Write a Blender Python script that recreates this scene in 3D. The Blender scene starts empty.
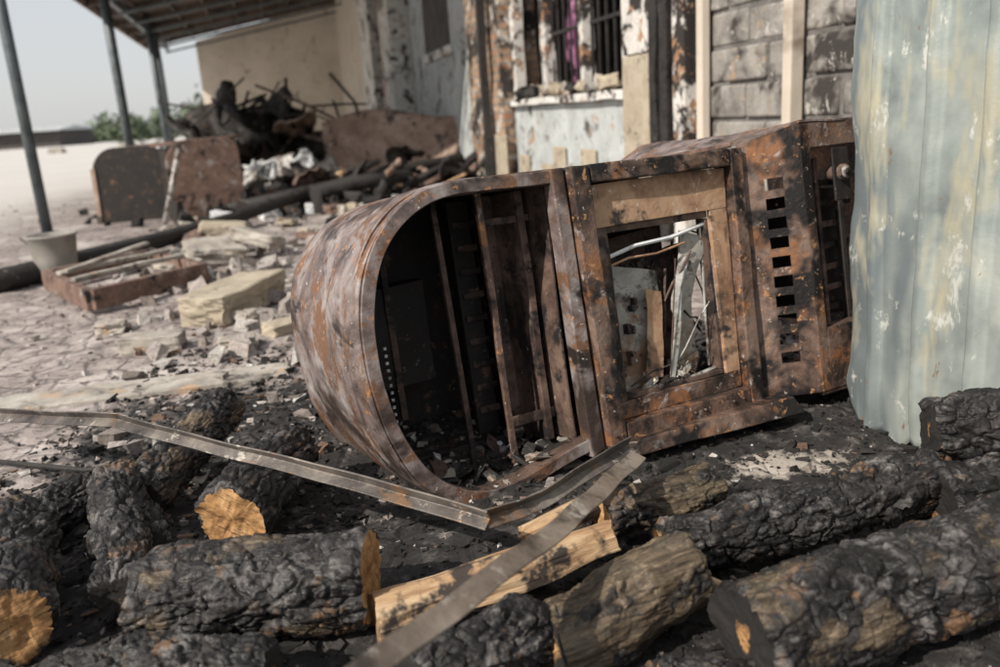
import bpy, bmesh, math, random
import numpy as np
from mathutils import Matrix, Vector
random.seed(7); np.random.seed(7)
S=bpy.context.scene
COL=S.collection

# ---------------------------------------------------------------- noise
def _h(ix,iy,iz,s):
    n=(ix*374761393+iy*668265263+iz*2147483647+s*1274126177)&0xffffffff
    n=((n^(n>>13))*1274126177)&0xffffffff
    n=(n^(n>>16))&0xffffffff
    return n/4294967295.0
def vnoise(P,s=0):
    P=np.asarray(P,float); I=np.floor(P).astype(np.int64); F=P-I; F=F*F*(3-2*F)
    r=0
    for dx in (0,1):
        for dy in (0,1):
            for dz in (0,1):
                w=(F[:,0] if dx else 1-F[:,0])*(F[:,1] if dy else 1-F[:,1])*(F[:,2] if dz else 1-F[:,2])
                r=r+w*_h(I[:,0]+dx,I[:,1]+dy,I[:,2]+dz,s)
    return r*2-1
def fbm(P,o=4,s=0):
    P=np.asarray(P,float); r=0;a=1;t=0
    for i in range(o):
        r=r+a*vnoise(P*(2**i),s+i*17);t+=a;a*=.5
    return r/t
def sstep(a,b,x):
    t=np.clip((x-a)/(b-a),0,1); return t*t*(3-2*t)

# ---------------------------------------------------------------- materials
def newmat(name):
    m=bpy.data.materials.new(name); m.use_nodes=True
    nt=m.node_tree; nt.nodes.clear()
    out=nt.nodes.new('ShaderNodeOutputMaterial'); b=nt.nodes.new('ShaderNodeBsdfPrincipled')
    nt.links.new(b.outputs[0],out.inputs[0]); return m,nt,b
def ramp(nt,fac,stops,interp='LINEAR'):
    r=nt.nodes.new('ShaderNodeValToRGB'); r.color_ramp.interpolation=interp
    e=r.color_ramp.elements
    while len(e)<len(stops): e.new(.5)
    for el,(p,c) in zip(e,stops):
        el.position=p; el.color=(c[0],c[1],c[2],1) if hasattr(c,'__len__') else (c,c,c,1)
    nt.links.new(fac,r.inputs[0]); return r.outputs[0]
def coord(nt,kind='Object',scale=(1,1,1)):
    t=nt.nodes.new('ShaderNodeTexCoord'); m=nt.nodes.new('ShaderNodeMapping'); m.inputs['Scale'].default_value=scale
    nt.links.new(t.outputs[kind],m.inputs[0]); return m.outputs[0]
def noise(nt,vec,scale,detail=4,rough=.6,dist=0):
    n=nt.nodes.new('ShaderNodeTexNoise'); n.inputs['Scale'].default_value=scale; n.inputs['Detail'].default_value=min(detail,4)
    n.inputs['Roughness'].default_value=rough; n.inputs['Distortion'].default_value=dist
    nt.links.new(vec,n.inputs['Vector']); return n.outputs['Fac']
def voro(nt,vec,scale,feature='F1',out='Distance',rnd=1):
    n=nt.nodes.new('ShaderNodeTexVoronoi'); n.feature=feature; n.inputs['Scale'].default_value=scale; n.inputs['Randomness'].default_value=rnd
    nt.links.new(vec,n.inputs['Vector']); return n.outputs[out]
def mix(nt,fac,a,b,mode='MIX'):
    m=nt.nodes.new('ShaderNodeMix'); m.data_type='RGBA'; m.blend_type=mode
    def st(sock,v):
        if isinstance(v,bpy.types.NodeSocket): nt.links.new(v,sock)
        elif hasattr(v,'__len__'): sock.default_value=(*v,1)
        else: sock.default_value=v
    st(m.inputs[0],fac); st(m.inputs[6],a); st(m.inputs[7],b); return m.outputs[2]
def math_(nt,op,a,b=0.0,c=None):
    m=nt.nodes.new('ShaderNodeMath'); m.operation=op
    for i,v in enumerate((a,b) if c is None else (a,b,c)):
        if isinstance(v,bpy.types.NodeSocket): nt.links.new(v,m.inputs[i])
        else: m.inputs[i].default_value=v
    return m.outputs[0]
def bump(nt,b,h,strength=.4,dist=.01):
    n=nt.nodes.new('ShaderNodeBump'); n.inputs['Strength'].default_value=strength; n.inputs['Distance'].default_value=dist
    nt.links.new(h,n.inputs['Height']); nt.links.new(n.outputs[0],b.inputs['Normal']); return n
def attr(nt,name='Col'):
    a=nt.nodes.new('ShaderNodeAttribute'); a.attribute_name=name; return a
def simple(name,stops,scale=6,overlays=(),rough=(.7,.9),metal=0,bs=.4,bscale=40,bd=.004,stretch=(1,1,1),dist=.4):
    m,nt,b=newmat(name); v=coord(nt,'Object',stretch)
    base=noise(nt,v,scale,4,.7,dist)
    c=ramp(nt,base,stops)
    for i,o in enumerate(overlays):
        st=o[4] if len(o)>4 else (1,1,1)
        t=nt.nodes.new('ShaderNodeTexCoord'); mp=nt.nodes.new('ShaderNodeMapping'); mp.inputs['Location'].default_value=(3.7*i+1,5.1*i,2.3*i); mp.inputs['Scale'].default_value=st
        nt.links.new(t.outputs['Object'],mp.inputs[0])
        f=ramp(nt,noise(nt,mp.outputs[0],o[1],4,.75,.3),[(o[2],0),(o[3],1)])
        c=mix(nt,f,c,o[0])
    nt.links.new(c,b.inputs['Base Color'])
    r=ramp(nt,base,[(.3,rough[0]),(.7,rough[1])]); nt.links.new(r,b.inputs['Roughness'])
    b.inputs['Metallic'].default_value=metal
    bump(nt,b,noise(nt,v,bscale,3,.7),bs,bd)
    return m

RUST=simple('burnt_rusty_steel',[(.32,(.018,.014,.013)),(.44,(.07,.045,.036)),(.52,(.15,.092,.068)),(.6,(.19,.135,.11)),(.72,(.26,.165,.115))],7,
   [((.25,.115,.055),7,.54,.62),((.34,.30,.28),11,.60,.65),((.011,.009,.009),3.2,.51,.60),((.40,.21,.10),26,.61,.66),((.52,.48,.44),48,.66,.695)],rough=(.38,.75),metal=.15,bs=.7,bscale=70)
HULL=simple('burnt_hull_steel',[(.3,(.05,.038,.035)),(.42,(.14,.105,.095)),(.5,(.22,.175,.165)),(.6,(.30,.265,.255)),(.75,(.40,.375,.36))],6,
   [((.18,.095,.055),6,.50,.58,(1,1.3,1)),((.03,.022,.020),3.6,.53,.62,(1,1,1.6)),((.40,.20,.095),26,.60,.655),((.58,.56,.53),44,.65,.69),((.05,.034,.028),2.2,.55,.64)],rough=(.36,.7),metal=.2,bs=.6,bscale=55)
BEZEL=simple('orange_burnt_bezel',[(.3,(.08,.05,.033)),(.45,(.25,.14,.085)),(.58,(.40,.25,.155)),(.75,(.48,.35,.25))],6,
   [((.03,.022,.02),5,.53,.61),((.5,.42,.35),24,.62,.67)],rough=(.6,.85),bs=.4,bscale=60)
SOOT=simple('sooty_inner_steel',[(.3,(.006,.005,.005)),(.55,(.022,.018,.016)),(.75,(.06,.04,.03))],8,
   [((.14,.08,.05),12,.60,.67),((.26,.23,.21),45,.66,.70)],rough=(.55,.9),bs=.5,bscale=50)
INRUST=simple('inner_rust_rail',[(.3,(.025,.017,.014)),(.5,(.10,.063,.048)),(.72,(.2,.135,.105))],9,[((.013,.010,.010),7,.50,.59),((.34,.30,.26),40,.65,.70)],rough=(.6,.85))
BOARD=simple('burnt_circuit_board',[(.3,(.15,.135,.12)),(.5,(.34,.325,.295)),(.7,(.5,.49,.455))],7,
   [((.22,.13,.08),5,.50,.60),((.055,.042,.035),10,.55,.64),((.62,.61,.57),20,.62,.68)],rough=(.35,.65),metal=.25)
ALU=simple('scorched_aluminium',[(.3,(.2,.19,.18)),(.6,(.5,.49,.46))],16,[((.12,.085,.065),9,.50,.60),((.03,.025,.022),14,.57,.64)],rough=(.4,.6),metal=.3,bs=.3)
SHEET=simple('galvanised_sheet',[(.3,(.17,.195,.195)),(.43,(.25,.285,.275)),(.55,(.325,.36,.34)),(.7,(.43,.445,.39))],2.5,
   [((.15,.18,.19),2.4,.50,.60,(1,1,.22)),((.43,.405,.30),5,.56,.70,(1,1,.3)),((.55,.56,.52),13,.59,.67,(1,1,.6)),((.22,.15,.10),12,.655,.70,(1,1,.6)),((.08,.08,.075),1.7,.59,.72,(1,1,.5))],rough=(.4,.75),metal=.15,bs=.3,bscale=30)
ANGLE=simple('burnt_angle_iron',[(.3,(.04,.035,.034)),(.5,(.12,.105,.095)),(.7,(.25,.22,.19))],8,[((.2,.12,.07),10,.55,.64),((.42,.39,.34),24,.6,.68)],rough=(.35,.6),metal=.3,bs=.35,bscale=90)
ANGLE2=simple('weathered_angle_iron',[(.3,(.11,.085,.065)),(.5,(.22,.175,.14)),(.7,(.36,.31,.26))],5,[((.05,.04,.035),6,.52,.66),((.42,.38,.33),18,.58,.7)],rough=(.35,.6),metal=.25,bs=.45,bscale=90)
CONC=simple('broken_concrete',[(.3,(.2,.18,.16)),(.5,(.36,.33,.29)),(.7,(.5,.47,.42))],6,[((.1,.085,.075),5,.55,.65),((.42,.3,.2),9,.58,.66)],rough=(.85,.95),bs=.8,bscale=60)
TAN=simple('tan_brick',[(.3,(.30,.25,.185)),(.6,(.43,.375,.29))],8,[((.12,.1,.08),7,.56,.66)],rough=(.85,.95),bs=.7,bscale=70)
PLAST=simple('sooty_plaster',[(.3,(.33,.35,.35)),(.6,(.48,.51,.51))],2,[((.05,.045,.04),1.6,.55,.64),((.35,.24,.17),4,.6,.68),((.16,.14,.13),9,.6,.68)],rough=(.85,.95),bs=.4)
CREAM=simple('cream_plaster',[(.3,(.48,.42,.35)),(.6,(.60,.53,.45))],1.2,[((.24,.19,.15),1.5,.58,.72),((.09,.07,.06),3,.64,.7)],rough=(.85,.95),bs=.3)
WHITEP=simple('scorched_white_paint',[(.3,(.5,.49,.46)),(.6,(.68,.67,.64))],4,[((.04,.03,.027),2.2,.53,.60),((.32,.2,.12),6,.57,.64)],rough=(.7,.9),bs=.4)
CHARP=simple('fire_blackened_paint',[(.3,(.45,.43,.4)),(.6,(.62,.6,.57))],5,[((.025,.02,.018),3.0,.47,.54),((.32,.18,.1),7,.56,.62)],rough=(.7,.9),bs=.5)
BLOCK=simple('concrete_block',[(.3,(.12,.11,.10)),(.5,(.25,.235,.215)),(.7,(.38,.36,.33))],4,[((.04,.035,.032),1.6,.52,.61),((.33,.24,.16),5,.60,.68),((.45,.43,.40),8,.6,.66)],rough=(.9,.97),bs=.9,bscale=45,bd=.008)
MORT=simple('mortar',[(.3,(.07,.065,.06)),(.6,(.18,.17,.16))],8,rough=(.9,.97),bs=.8)
BLACK=simple('charcoal_black',[(.35,(.006,.006,.006)),(.6,(.028,.024,.022))],10,[((.15,.13,.11),16,.63,.7)],rough=(.5,.9),bs=.9,bscale=40,bd=.01)
BROWNM=simple('rusty_sheet_metal',[(.3,(.15,.09,.065)),(.5,(.29,.2,.15)),(.7,(.42,.32,.26))],3,[((.05,.035,.03),3,.56,.64),((.45,.38,.32),6,.6,.68)],rough=(.6,.85),bs=.3)
WHITEM=simple('melted_white_plastic',[(.3,(.35,.36,.37)),(.6,(.7,.71,.72))],5,[((.08,.07,.07),4,.56,.62)],rough=(.5,.8))
CLOTH=simple('charred_pink_curtain',[(.3,(.12,.03,.08)),(.6,(.45,.2,.35))],6,[((.03,.02,.025),4,.5,.6)],rough=(.9,.95))
POSTM=simple('painted_steel_post',[(.3,(.05,.065,.07)),(.6,(.12,.14,.15))],6,rough=(.4,.6),metal=.3,bs=.1)
ROOFM=simple('sooty_roof_sheet',[(.3,(.04,.03,.025)),(.6,(.13,.09,.07))],1.0,[((.02,.015,.012),2,.5,.7)],rough=(.7,.9),bs=.3)
WOODF=simple('scorched_brown_wood',[(.3,(.08,.048,.036)),(.6,(.2,.125,.095))],6,[((.3,.27,.25),9,.57,.67),((.02,.016,.015),6,.56,.64)],rough=(.7,.9),bs=.5)
BUCK=simple('dusty_bucket',[(.3,(.2,.195,.175)),(.6,(.31,.29,.26))],6,[((.12,.1,.09),5,.55,.7)],rough=(.6,.8),bs=.2)
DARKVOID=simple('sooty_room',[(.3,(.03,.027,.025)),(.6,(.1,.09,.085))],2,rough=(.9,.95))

# brick pier
m,nt,b=newmat('charred_brick_pier'); v=coord(nt,'Object')
vm=nt.nodes.new('ShaderNodeCombineXYZ'); sp=nt.nodes.new('ShaderNodeSeparateXYZ'); nt.links.new(v,sp.inputs[0])
nt.links.new(math_(nt,'ADD',sp.outputs[0],sp.outputs[1]),vm.inputs[0]); nt.links.new(sp.outputs[2],vm.inputs[1])
bt=nt.nodes.new('ShaderNodeTexBrick'); nt.links.new(vm.outputs[0],bt.inputs['Vector']); bt.inputs['Scale'].default_value=1
bt.inputs['Brick Width'].default_value=.24; bt.inputs['Row Height'].default_value=.085; bt.inputs['Mortar Size'].default_value=.012
bt.inputs['Color1'].default_value=(.3,.16,.09,1); bt.inputs['Color2'].default_value=(.42,.3,.2,1); bt.inputs['Mortar'].default_value=(.2,.18,.16,1)
c=mix(nt,ramp(nt,noise(nt,v,2.5,4,.7),[(.46,0),(.56,1)]),bt.outputs['Color'],(.025,.02,.018))
c=mix(nt,ramp(nt,noise(nt,coord(nt,'Object',(1.3,1.3,1.3)),4,4,.7),[(.56,0),(.62,1)]),c,(.5,.48,.44))
nt.links.new(c,b.inputs['Base Color']); b.inputs['Roughness'].default_value=.9
bump(nt,b,bt.outputs['Fac'],-.7,.02); PIER=m

def logmat():
    m,nt,b=newmat('charred_bark'); a=attr(nt); s=nt.nodes.new('ShaderNodeSeparateColor'); nt.links.new(a.outputs['Color'],s.inputs[0])
    v=coord(nt,'Object'); vs=coord(nt,'Object',(1,1,.12))
    n1=noise(nt,vs,60,4,.75,.6); n2=noise(nt,v,30,4,.75); n3=noise(nt,v,11,4,.75)
    bark=ramp(nt,n1,[(.32,(.016,.011,.008)),(.45,(.062,.045,.029)),(.58,(.135,.10,.064)),(.72,(.26,.205,.14))])
    bark=mix(nt,ramp(nt,n3,[(.5,0),(.66,.8)]),bark,(.08,.068,.05))
    char=ramp(nt,n2,[(.35,(.004,.004,.004)),(.55,(.013,.011,.011)),(.7,(.048,.043,.041))])
    ash=math_(nt,'MULTIPLY',s.outputs[1],ramp(nt,n3,[(.50,0),(.60,1)]))
    char=mix(nt,math_(nt,'MULTIPLY',ash,.8),char,ramp(nt,n2,[(.4,(.045,.041,.04)),(.6,(.24,.225,.215))]))
    char=mix(nt,math_(nt,'MULTIPLY',ramp(nt,noise(nt,v,6,4,.75),[(.56,0),(.62,1)]),ramp(nt,n1,[(.4,.3),(.55,1)])),char,(.15,.085,.045))
    f=ramp(nt,math_(nt,'ADD',s.outputs[0],math_(nt,'MULTIPLY',math_(nt,'SUBTRACT',n2,.5),.9)),[(.42,0),(.56,1)])
    nt.links.new(mix(nt,f,bark,char),b.inputs['Base Color'])
    nt.links.new(ramp(nt,n2,[(.35,.42),(.65,.75)]),b.inputs['Roughness'])
    b.inputs['Specular IOR Level'].default_value=.45
    bump(nt,b,mix(nt,.5,n1,n2),1.0,.008); return m
def cutmat():
    m,nt,b=newmat('sawn_log_end'); a=attr(nt); s=nt.nodes.new('ShaderNodeSeparateColor'); nt.links.new(a.outputs['Color'],s.inputs[0])
    v=coord(nt,'Object')
    w=math_(nt,'ADD',math_(nt,'MULTIPLY',s.outputs[2],17),math_(nt,'MULTIPLY',noise(nt,v,12,4,.6),5))
    w=math_(nt,'FRACT',w)
    c=ramp(nt,noise(nt,v,12,4,.75),[(.32,(.20,.095,.035)),(.5,(.43,.235,.095)),(.68,(.58,.37,.18))])
    c=mix(nt,math_(nt,'MULTIPLY',ramp(nt,w,[(.0,1),(.35,0),(.9,0),(1,1)]),.35),c,(.19,.09,.035))
    c=mix(nt,ramp(nt,noise(nt,coord(nt,'Object',(2.2,.3,1)),45,4,.8),[(.54,0),(.62,.8)]),c,(.12,.06,.028))
    f=ramp(nt,math_(nt,'ADD',s.outputs[0],math_(nt,'MULTIPLY',math_(nt,'SUBTRACT',noise(nt,v,16,4,.75),.5),1.0)),[(.42,0),(.60,1)])
    nt.links.new(mix(nt,f,c,(.014,.012,.011)),b.inputs['Base Color']); b.inputs['Roughness'].default_value=.85
    bump(nt,b,noise(nt,coord(nt,'Object',(1,.2,1)),110,4,.75),.8,.004); return m
LOGM=logmat(); CUTM=cutmat()
def splitmat():
    m,nt,b=newmat('split_wood'); vs=coord(nt,'Object',(.1,1,1)); v=coord(nt,'Object')
    n=noise(nt,vs,45,4,.7,.5)
    c=ramp(nt,n,[(.3,(.20,.105,.05)),(.5,(.42,.27,.15)),(.7,(.60,.46,.30))])
    c=mix(nt,ramp(nt,noise(nt,v,9,4,.7),[(.53,0),(.62,1)]),c,(.04,.03,.024))
    nt.links.new(c,b.inputs['Base Color']); b.inputs['Roughness'].default_value=.75
    bump(nt,b,n,.8,.007); return m
SPLIT=splitmat()
def attrmat(name,rough=.9,bs=.6,bscale=80):
    m,nt,b=newmat(name); a=attr(nt); v=coord(nt,'Object'); n=noise(nt,v,70,3,.7)
    c=mix(nt,1,a.outputs['Color'],ramp(nt,n,[(.3,.5),(.7,1.25)]),'MULTIPLY')
    nt.links.new(c,b.inputs['Base Color']); b.inputs['Roughness'].default_value=rough
    bump(nt,b,n,bs,.004); return m
RUBM=attrmat('rubble_fragments')
def groundmat():
    m,nt,b=newmat('sooty_paved_ground'); a=attr(nt); s=nt.nodes.new('ShaderNodeSeparateColor'); nt.links.new(a.outputs['Color'],s.inputs[0])
    v=coord(nt,'Object')
    dv=nt.nodes.new('ShaderNodeMix'); dv.data_type='VECTOR'; dv.inputs[0].default_value=.12
    nz=nt.nodes.new('ShaderNodeTexNoise'); nz.inputs['Scale'].default_value=4; nz.inputs['Detail'].default_value=3; nt.links.new(v,nz.inputs['Vector'])
    nt.links.new(v,dv.inputs[4]); nt.links.new(nz.outputs['Color'],dv.inputs[5])
    e=voro(nt,dv.outputs[1],6.5,'DISTANCE_TO_EDGE',rnd=.8)
    joint=ramp(nt,e,[(.0,0),(.09,1)])
    n1=noise(nt,v,2.6,4,.75,.5); n2=noise(nt,v,14,4,.8); n3=noise(nt,v,1.1,4,.7)
    pav=ramp(nt,n1,[(.3,(.16,.135,.13)),(.5,(.32,.275,.255)),(.7,(.48,.42,.39))])
    pav=mix(nt,math_(nt,'MULTIPLY',math_(nt,'SUBTRACT',1,joint),.6),pav,(.08,.067,.062))
    pav=mix(nt,ramp(nt,n2,[(.51,0),(.62,.9)]),pav,(.09,.074,.068))
    pav=mix(nt,ramp(nt,n3,[(.54,0),(.62,.7)]),pav,(.52,.47,.44))
    ash=ramp(nt,n2,[(.3,(.007,.006,.006)),(.52,(.022,.020,.019)),(.62,(.07,.062,.058)),(.76,(.26,.24,.22))])
    ash=mix(nt,ramp(nt,math_(nt,'ADD',s.outputs[2],math_(nt,'MULTIPLY',math_(nt,'SUBTRACT',n2,.5),1.6)),[(.45,0),(.75,1)]),ash,(.36,.32,.28))  # blue channel lightens the ash colour for the painted sun patch
    f=ramp(nt,math_(nt,'ADD',s.outputs[0],math_(nt,'MULTIPLY',math_(nt,'SUBTRACT',noise(nt,v,4,4,.8),.5),1.2)),[(.38,0),(.56,1)])
    c=mix(nt,f,pav,ash)
    far=ramp(nt,noise(nt,v,.15,4),[(.3,(.5,.48,.45)),(.7,(.62,.6,.57))])
    c=mix(nt,s.outputs[1],c,far)
    nt.links.new(c,b.inputs['Base Color']); b.inputs['Roughness'].default_value=.88
    h=mix(nt,.5,joint,n2); bump(nt,b,h,.9,.016); return m
GROUND=groundmat()

# ---------------------------------------------------------------- mesh helpers
def mkobj(name,verts,faces,mat=None,parent=None,smooth=False,col=None,mi=None,mats=None):
    me=bpy.data.meshes.new(name); verts=np.asarray(verts,float)
    me.from_pydata(verts.tolist(),[],faces if isinstance(faces,list) else faces.tolist()); me.update()
    for mm in (mats or ([mat] if mat else [])): me.materials.append(mm)
    if mi is not None: me.polygons.foreach_set('material_index',np.asarray(mi,np.int32))
    if smooth: me.polygons.foreach_set('use_smooth',np.ones(len(me.polygons),bool))
    if col is not None:
        ca=me.color_attributes.new(name='Col',type='FLOAT_COLOR',domain='POINT'); c4=np.ones((len(verts),4)); c4[:,:3]=col
        ca.data.foreach_set('color',c4.ravel())
    o=bpy.data.objects.new(name,me); COL.objects.link(o)
    if parent: o.parent=parent
    return o
def empty(name,M=None):
    o=bpy.data.objects.new(name,None); COL.objects.link(o)
    if M is not None: o.matrix_world=M
    return o
def bevel(o,w=.004,seg=2,ang=35):
    md=o.modifiers.new('bev','BEVEL'); md.width=w; md.segments=seg; md.limit_method='ANGLE'; md.angle_limit=math.radians(ang); return o
def hexa(name,P,mat,parent=None,bev=.003,sub=0,warp=0,seed=0,ws=6):
    bm=bmesh.new(); vs=[bm.verts.new(p) for p in P]
    for f in ((3,2,1,0),(4,5,6,7),(0,1,5,4),(1,2,6,5),(2,3,7,6),(3,0,4,7)): bm.faces.new([vs[i] for i in f])
    if sub: bmesh.ops.subdivide_edges(bm,edges=bm.edges[:],cuts=sub,use_grid_fill=True)
    bmesh.ops.recalc_face_normals(bm,faces=bm.faces[:])
    me=bpy.data.meshes.new(name); bm.to_mesh(me); bm.free(); me.materials.append(mat)
    if warp:
        n=len(me.vertices); A=np.empty(n*3); me.vertices.foreach_get('co',A); A=A.reshape(-1,3)
        A2=A+np.stack([fbm(A*ws+seed,3,s) for s in (1,2,3)],1)*warp; me.vertices.foreach_set('co',A2.ravel())
    o=bpy.data.objects.new(name,me); COL.objects.link(o)
    if parent: o.parent=parent
    if bev: bevel(o,bev)
    return o
def box(name,a,b,mat,parent=None,**k):
    (x0,y0,z0),(x1,y1,z1)=a,b
    return hexa(name,[(x0,y0,z0),(x1,y0,z0),(x1,y1,z0),(x0,y1,z0),(x0,y0,z1),(x1,y0,z1),(x1,y1,z1),(x0,y1,z1)],mat,parent,**k)
def grid_faces(nu,nv,wrap=False,off=0):
    i=np.arange(nu-1)[:,None]; jn=nv if wrap else nv-1; j=np.arange(jn)[None,:]; j2=(j+1)%nv
    a=(i*nv+j).ravel(); b_=(i*nv+j2).ravel(); c=((i+1)*nv+j2).ravel(); d=((i+1)*nv+j).ravel()
    return (np.stack([a,b_,c,d],1)+off)
def tube(name,pts,r,mat,parent=None,n=8,rough=0,seed=0):
    pts=np.array(pts,float); V=[]
    for i,p in enumerate(pts):
        t=pts[min(i+1,len(pts)-1)]-pts[max(i-1,0)]; t/=np.linalg.norm(t)
        a=np.cross(t,(0,0,1.0)); 
        if np.linalg.norm(a)<.1: a=np.cross(t,(0,1.0,0))
        a/=np.linalg.norm(a); b_=np.cross(t,a); rr=r if np.isscalar(r) else r[i]
        for k in range(n):
            th=2*math.pi*k/n; V.append(p+rr*(a*math.cos(th)+b_*math.sin(th)))
    V=np.array(V)
    if rough: V=V+np.stack([fbm(V*9+seed,3,s) for s in (1,2,3)],1)*rough
    F=grid_faces(len(pts),n,True).tolist(); F.append(list(range(n))[::-1]); F.append([ (len(pts)-1)*n+k for k in range(n)])
    return mkobj(name,V,F,mat,parent,smooth=n>6)
def rock(name,size,loc,rotz,mat,parent=None,amp=.12,seed=0,tilt=(0,0),sub=9,ws=3.0):
    bm=bmesh.new(); bmesh.ops.create_cube(bm,size=1); bmesh.ops.bevel(bm,geom=bm.edges[:],offset=.04,segments=1,affect='EDGES')
    bmesh.ops.subdivide_edges(bm,edges=[e for e in bm.edges if e.calc_length()>.5],cuts=sub,use_grid_fill=True)
    me=bpy.data.meshes.new(name); bm.to_mesh(me); bm.free(); me.materials.append(mat)
    n=len(me.vertices);A=np.empty(n*3); me.vertices.foreach_get('co',A); A=A.reshape(-1,3)
    A=A+np.stack([fbm(A*ws+seed*7.3,4,s) for s in (1,2,3)],1)*amp; A*=np.array(size); me.vertices.foreach_set('co',A.ravel())
    o=bpy.data.objects.new(name,me); COL.objects.link(o); o.rotation_euler=(tilt[0],tilt[1],rotz)
    o.location=loc
    if parent: o.parent=parent
    return o

# ---------------------------------------------------------------- ground
def gz(X,Y):
    P=np.stack([X,Y,0*X],1); n=np.exp(-((X/6)**2+((Y-3)/8)**2))
    near=sstep(4.2,2.2,Y)*sstep(-2.2,-.9,X)
    return n*(fbm(P*1.3,3,5)*.02+fbm(P*7,4,6)*.014)+near*(fbm(P*22,3,8)*.014+fbm(P*5,3,11)*.022)
def axis(lo,hi,dl,dh,st,g=1.12):
    a=list(np.arange(dl,dh,st)); s=st;x=dh
    while x<hi: a.append(x); s*=g; x+=s
    a.append(hi); s=st; x=dl-st; l=[]
    while x>lo: l.append(x); s*=g; x-=s
    l.append(lo); return np.array(l[::-1]+a)
xs=axis(-700,700,-2.4,1.6,.018); ys=axis(-30,1500,1.0,4.2,.018,1.05)
Xg,Yg=np.meshgrid(xs,ys,indexing='ij'); Xf,Yf=Xg.ravel(),Yg.ravel()
Z=gz(Xf,Yf)
ashd=np.maximum(sstep(3.6,2.6,Yf)*sstep(-1.9,-.8,Xf+.25*(Yf-2.2)),0)*.8
ashd=np.maximum(ashd,np.exp(-(((Xf+1.2)/2.2)**2+((Yf-11.5)/2.5)**2))*.6)
ashd=np.maximum(ashd,.25*sstep(12,8,Yf)*sstep(-5,-2,Xf))
ashd=np.maximum(ashd,sstep(2.0,1.3,Yf)*.85)
farm=sstep(13,19,Yf)*.9; farm=np.maximum(farm,sstep(-4.6,-7,Xf+.26*(Yf-8.7))*.9)
sunpatch=np.exp(-(((Xf-.74-.35*(Yf-2.06))/.2)**2+((Yf-2.04)/.10)**2))  # patch of sunlight by the kiosk, painted into the ground colour
gcol=np.stack([ashd*(1-farm),farm,sunpatch],1)
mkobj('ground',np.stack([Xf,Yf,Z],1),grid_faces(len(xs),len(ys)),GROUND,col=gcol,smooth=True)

# ---------------------------------------------------------------- scatter rubble
def scatter(name,N,posfn,sizefn,colfn,mat,flat=.5):
    base=np.array([(-1,-1,-1),(1,-1,-1),(1,1,-1),(-1,1,-1),(-1,-1,1),(1,-1,1),(1,1,1),(-1,1,1)],float)*.5
    F0=np.array([(3,2,1,0),(4,5,6,7),(0,1,5,4),(1,2,6,5),(2,3,7,6),(3,0,4,7)])
    X,Y=posfn(N); s=sizefn(N,X,Y)
    B=base[None]*np.random.uniform(.3,1.25,(N,8,3)); dims=np.stack([np.random.uniform(.6,1.6,N),np.random.uniform(.5,1.1,N),np.random.uniform(.2,flat*2,N)],1)
    B=B*dims[:,None]*s[:,None,None]
    a=np.random.uniform(0,6.28,N); t=np.random.normal(0,.35,N); ca,sa,ct,st=np.cos(a),np.sin(a),np.cos(t),np.sin(t)
    x,y,z=B[...,0],B[...,1],B[...,2]
    y,z=y*ct[:,None]-z*st[:,None],y*st[:,None]+z*ct[:,None]
    x,y=x*ca[:,None]-y*sa[:,None],x*sa[:,None]+y*ca[:,None]
    zz=gz(X,Y)+s*dims[:,2]*.22
    V=np.stack([x+X[:,None],y+Y[:,None],z+zz[:,None]],2).reshape(-1,3)
    F=(F0[None]+(np.arange(N)*8)[:,None,None]).reshape(-1,4)
    C=np.repeat(colfn(N,X,Y),8,axis=0)
    return mkobj(name,V,F,mat,col=C)
pal=np.array([(.03,.027,.025),(.015,.014,.013),(.2,.17,.15),(.34,.30,.28),(.45,.42,.39),(.18,.11,.075),(.5,.49,.47)])
def colA(N,X,Y): return pal[np.random.choice(7,N,p=[.05,.04,.24,.36,.18,.05,.08])]*np.random.uniform(.8,1.2,(N,1))
def colB(N,X,Y): return pal[np.random.choice(7,N,p=[.46,.42,.05,.03,.01,.02,.01])]*np.random.uniform(.6,1.2,(N,1))
def posA(N): 
    Y=1.9+np.random.rand(N)**1.4*12; X=-.4-.2*Y+np.random.normal(0,.75,N)*(.5+Y*.22); return X,Y
def posB(N):
    Y=np.random.uniform(1.1,3.6,N); X=np.random.uniform(-1.5,1.7,N); return X,Y
scatter('rubble',3600,posA,lambda N,X,Y:np.random.lognormal(-4.5,.65,N).clip(.003,.05)*(1+Y*.06),colA,RUBM)
scatter('charcoal_debris',15000,posB,lambda N,X,Y:np.random.lognormal(-4.9,.65,N).clip(.002,.04),colB,RUBM)
def posC(N):
    c=np.array([(-2.0,6.0),(-1.75,5.5),(-2.3,6.6),(-.95,4.2),(-1.3,4.4),(-1.0,5.4)]); k=np.random.randint(0,6,N); return c[k,0]+np.random.normal(0,.28,N),c[k,1]+np.random.normal(0,.4,N)
scatter('brick_rubble',420,posC,lambda N,X,Y:np.random.uniform(.03,.1,N),lambda N,X,Y:pal[np.random.choice([2,3,3,4],N)]*np.random.uniform(.8,1.2,(N,1)),RUBM,.7)
def posD(N): return np.random.normal(-1.4,1.3,N),np.random.normal(11.2,.9,N)
scatter('charred_debris_mound',1400,posD,lambda N,X,Y:np.random.uniform(.05,.24,N),lambda N,X,Y:pal[np.random.choice([0,1,2,5,3],N,p=[.38,.36,.1,.12,.04])]*np.random.uniform(.7,1.4,(N,1)),RUBM,.9)
def posE(N): return np.random.uniform(-1.5,1.6,N),np.random.uniform(1.15,3.4,N)
scatter('burnt_splinters',900,posE,lambda N,X,Y:np.random.uniform(.008,.035,N),lambda N,X,Y:pal[np.random.choice([0,1,2,5,0],N)]*np.random.uniform(.7,1.4,(N,1)),RUBM,.12)

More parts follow.
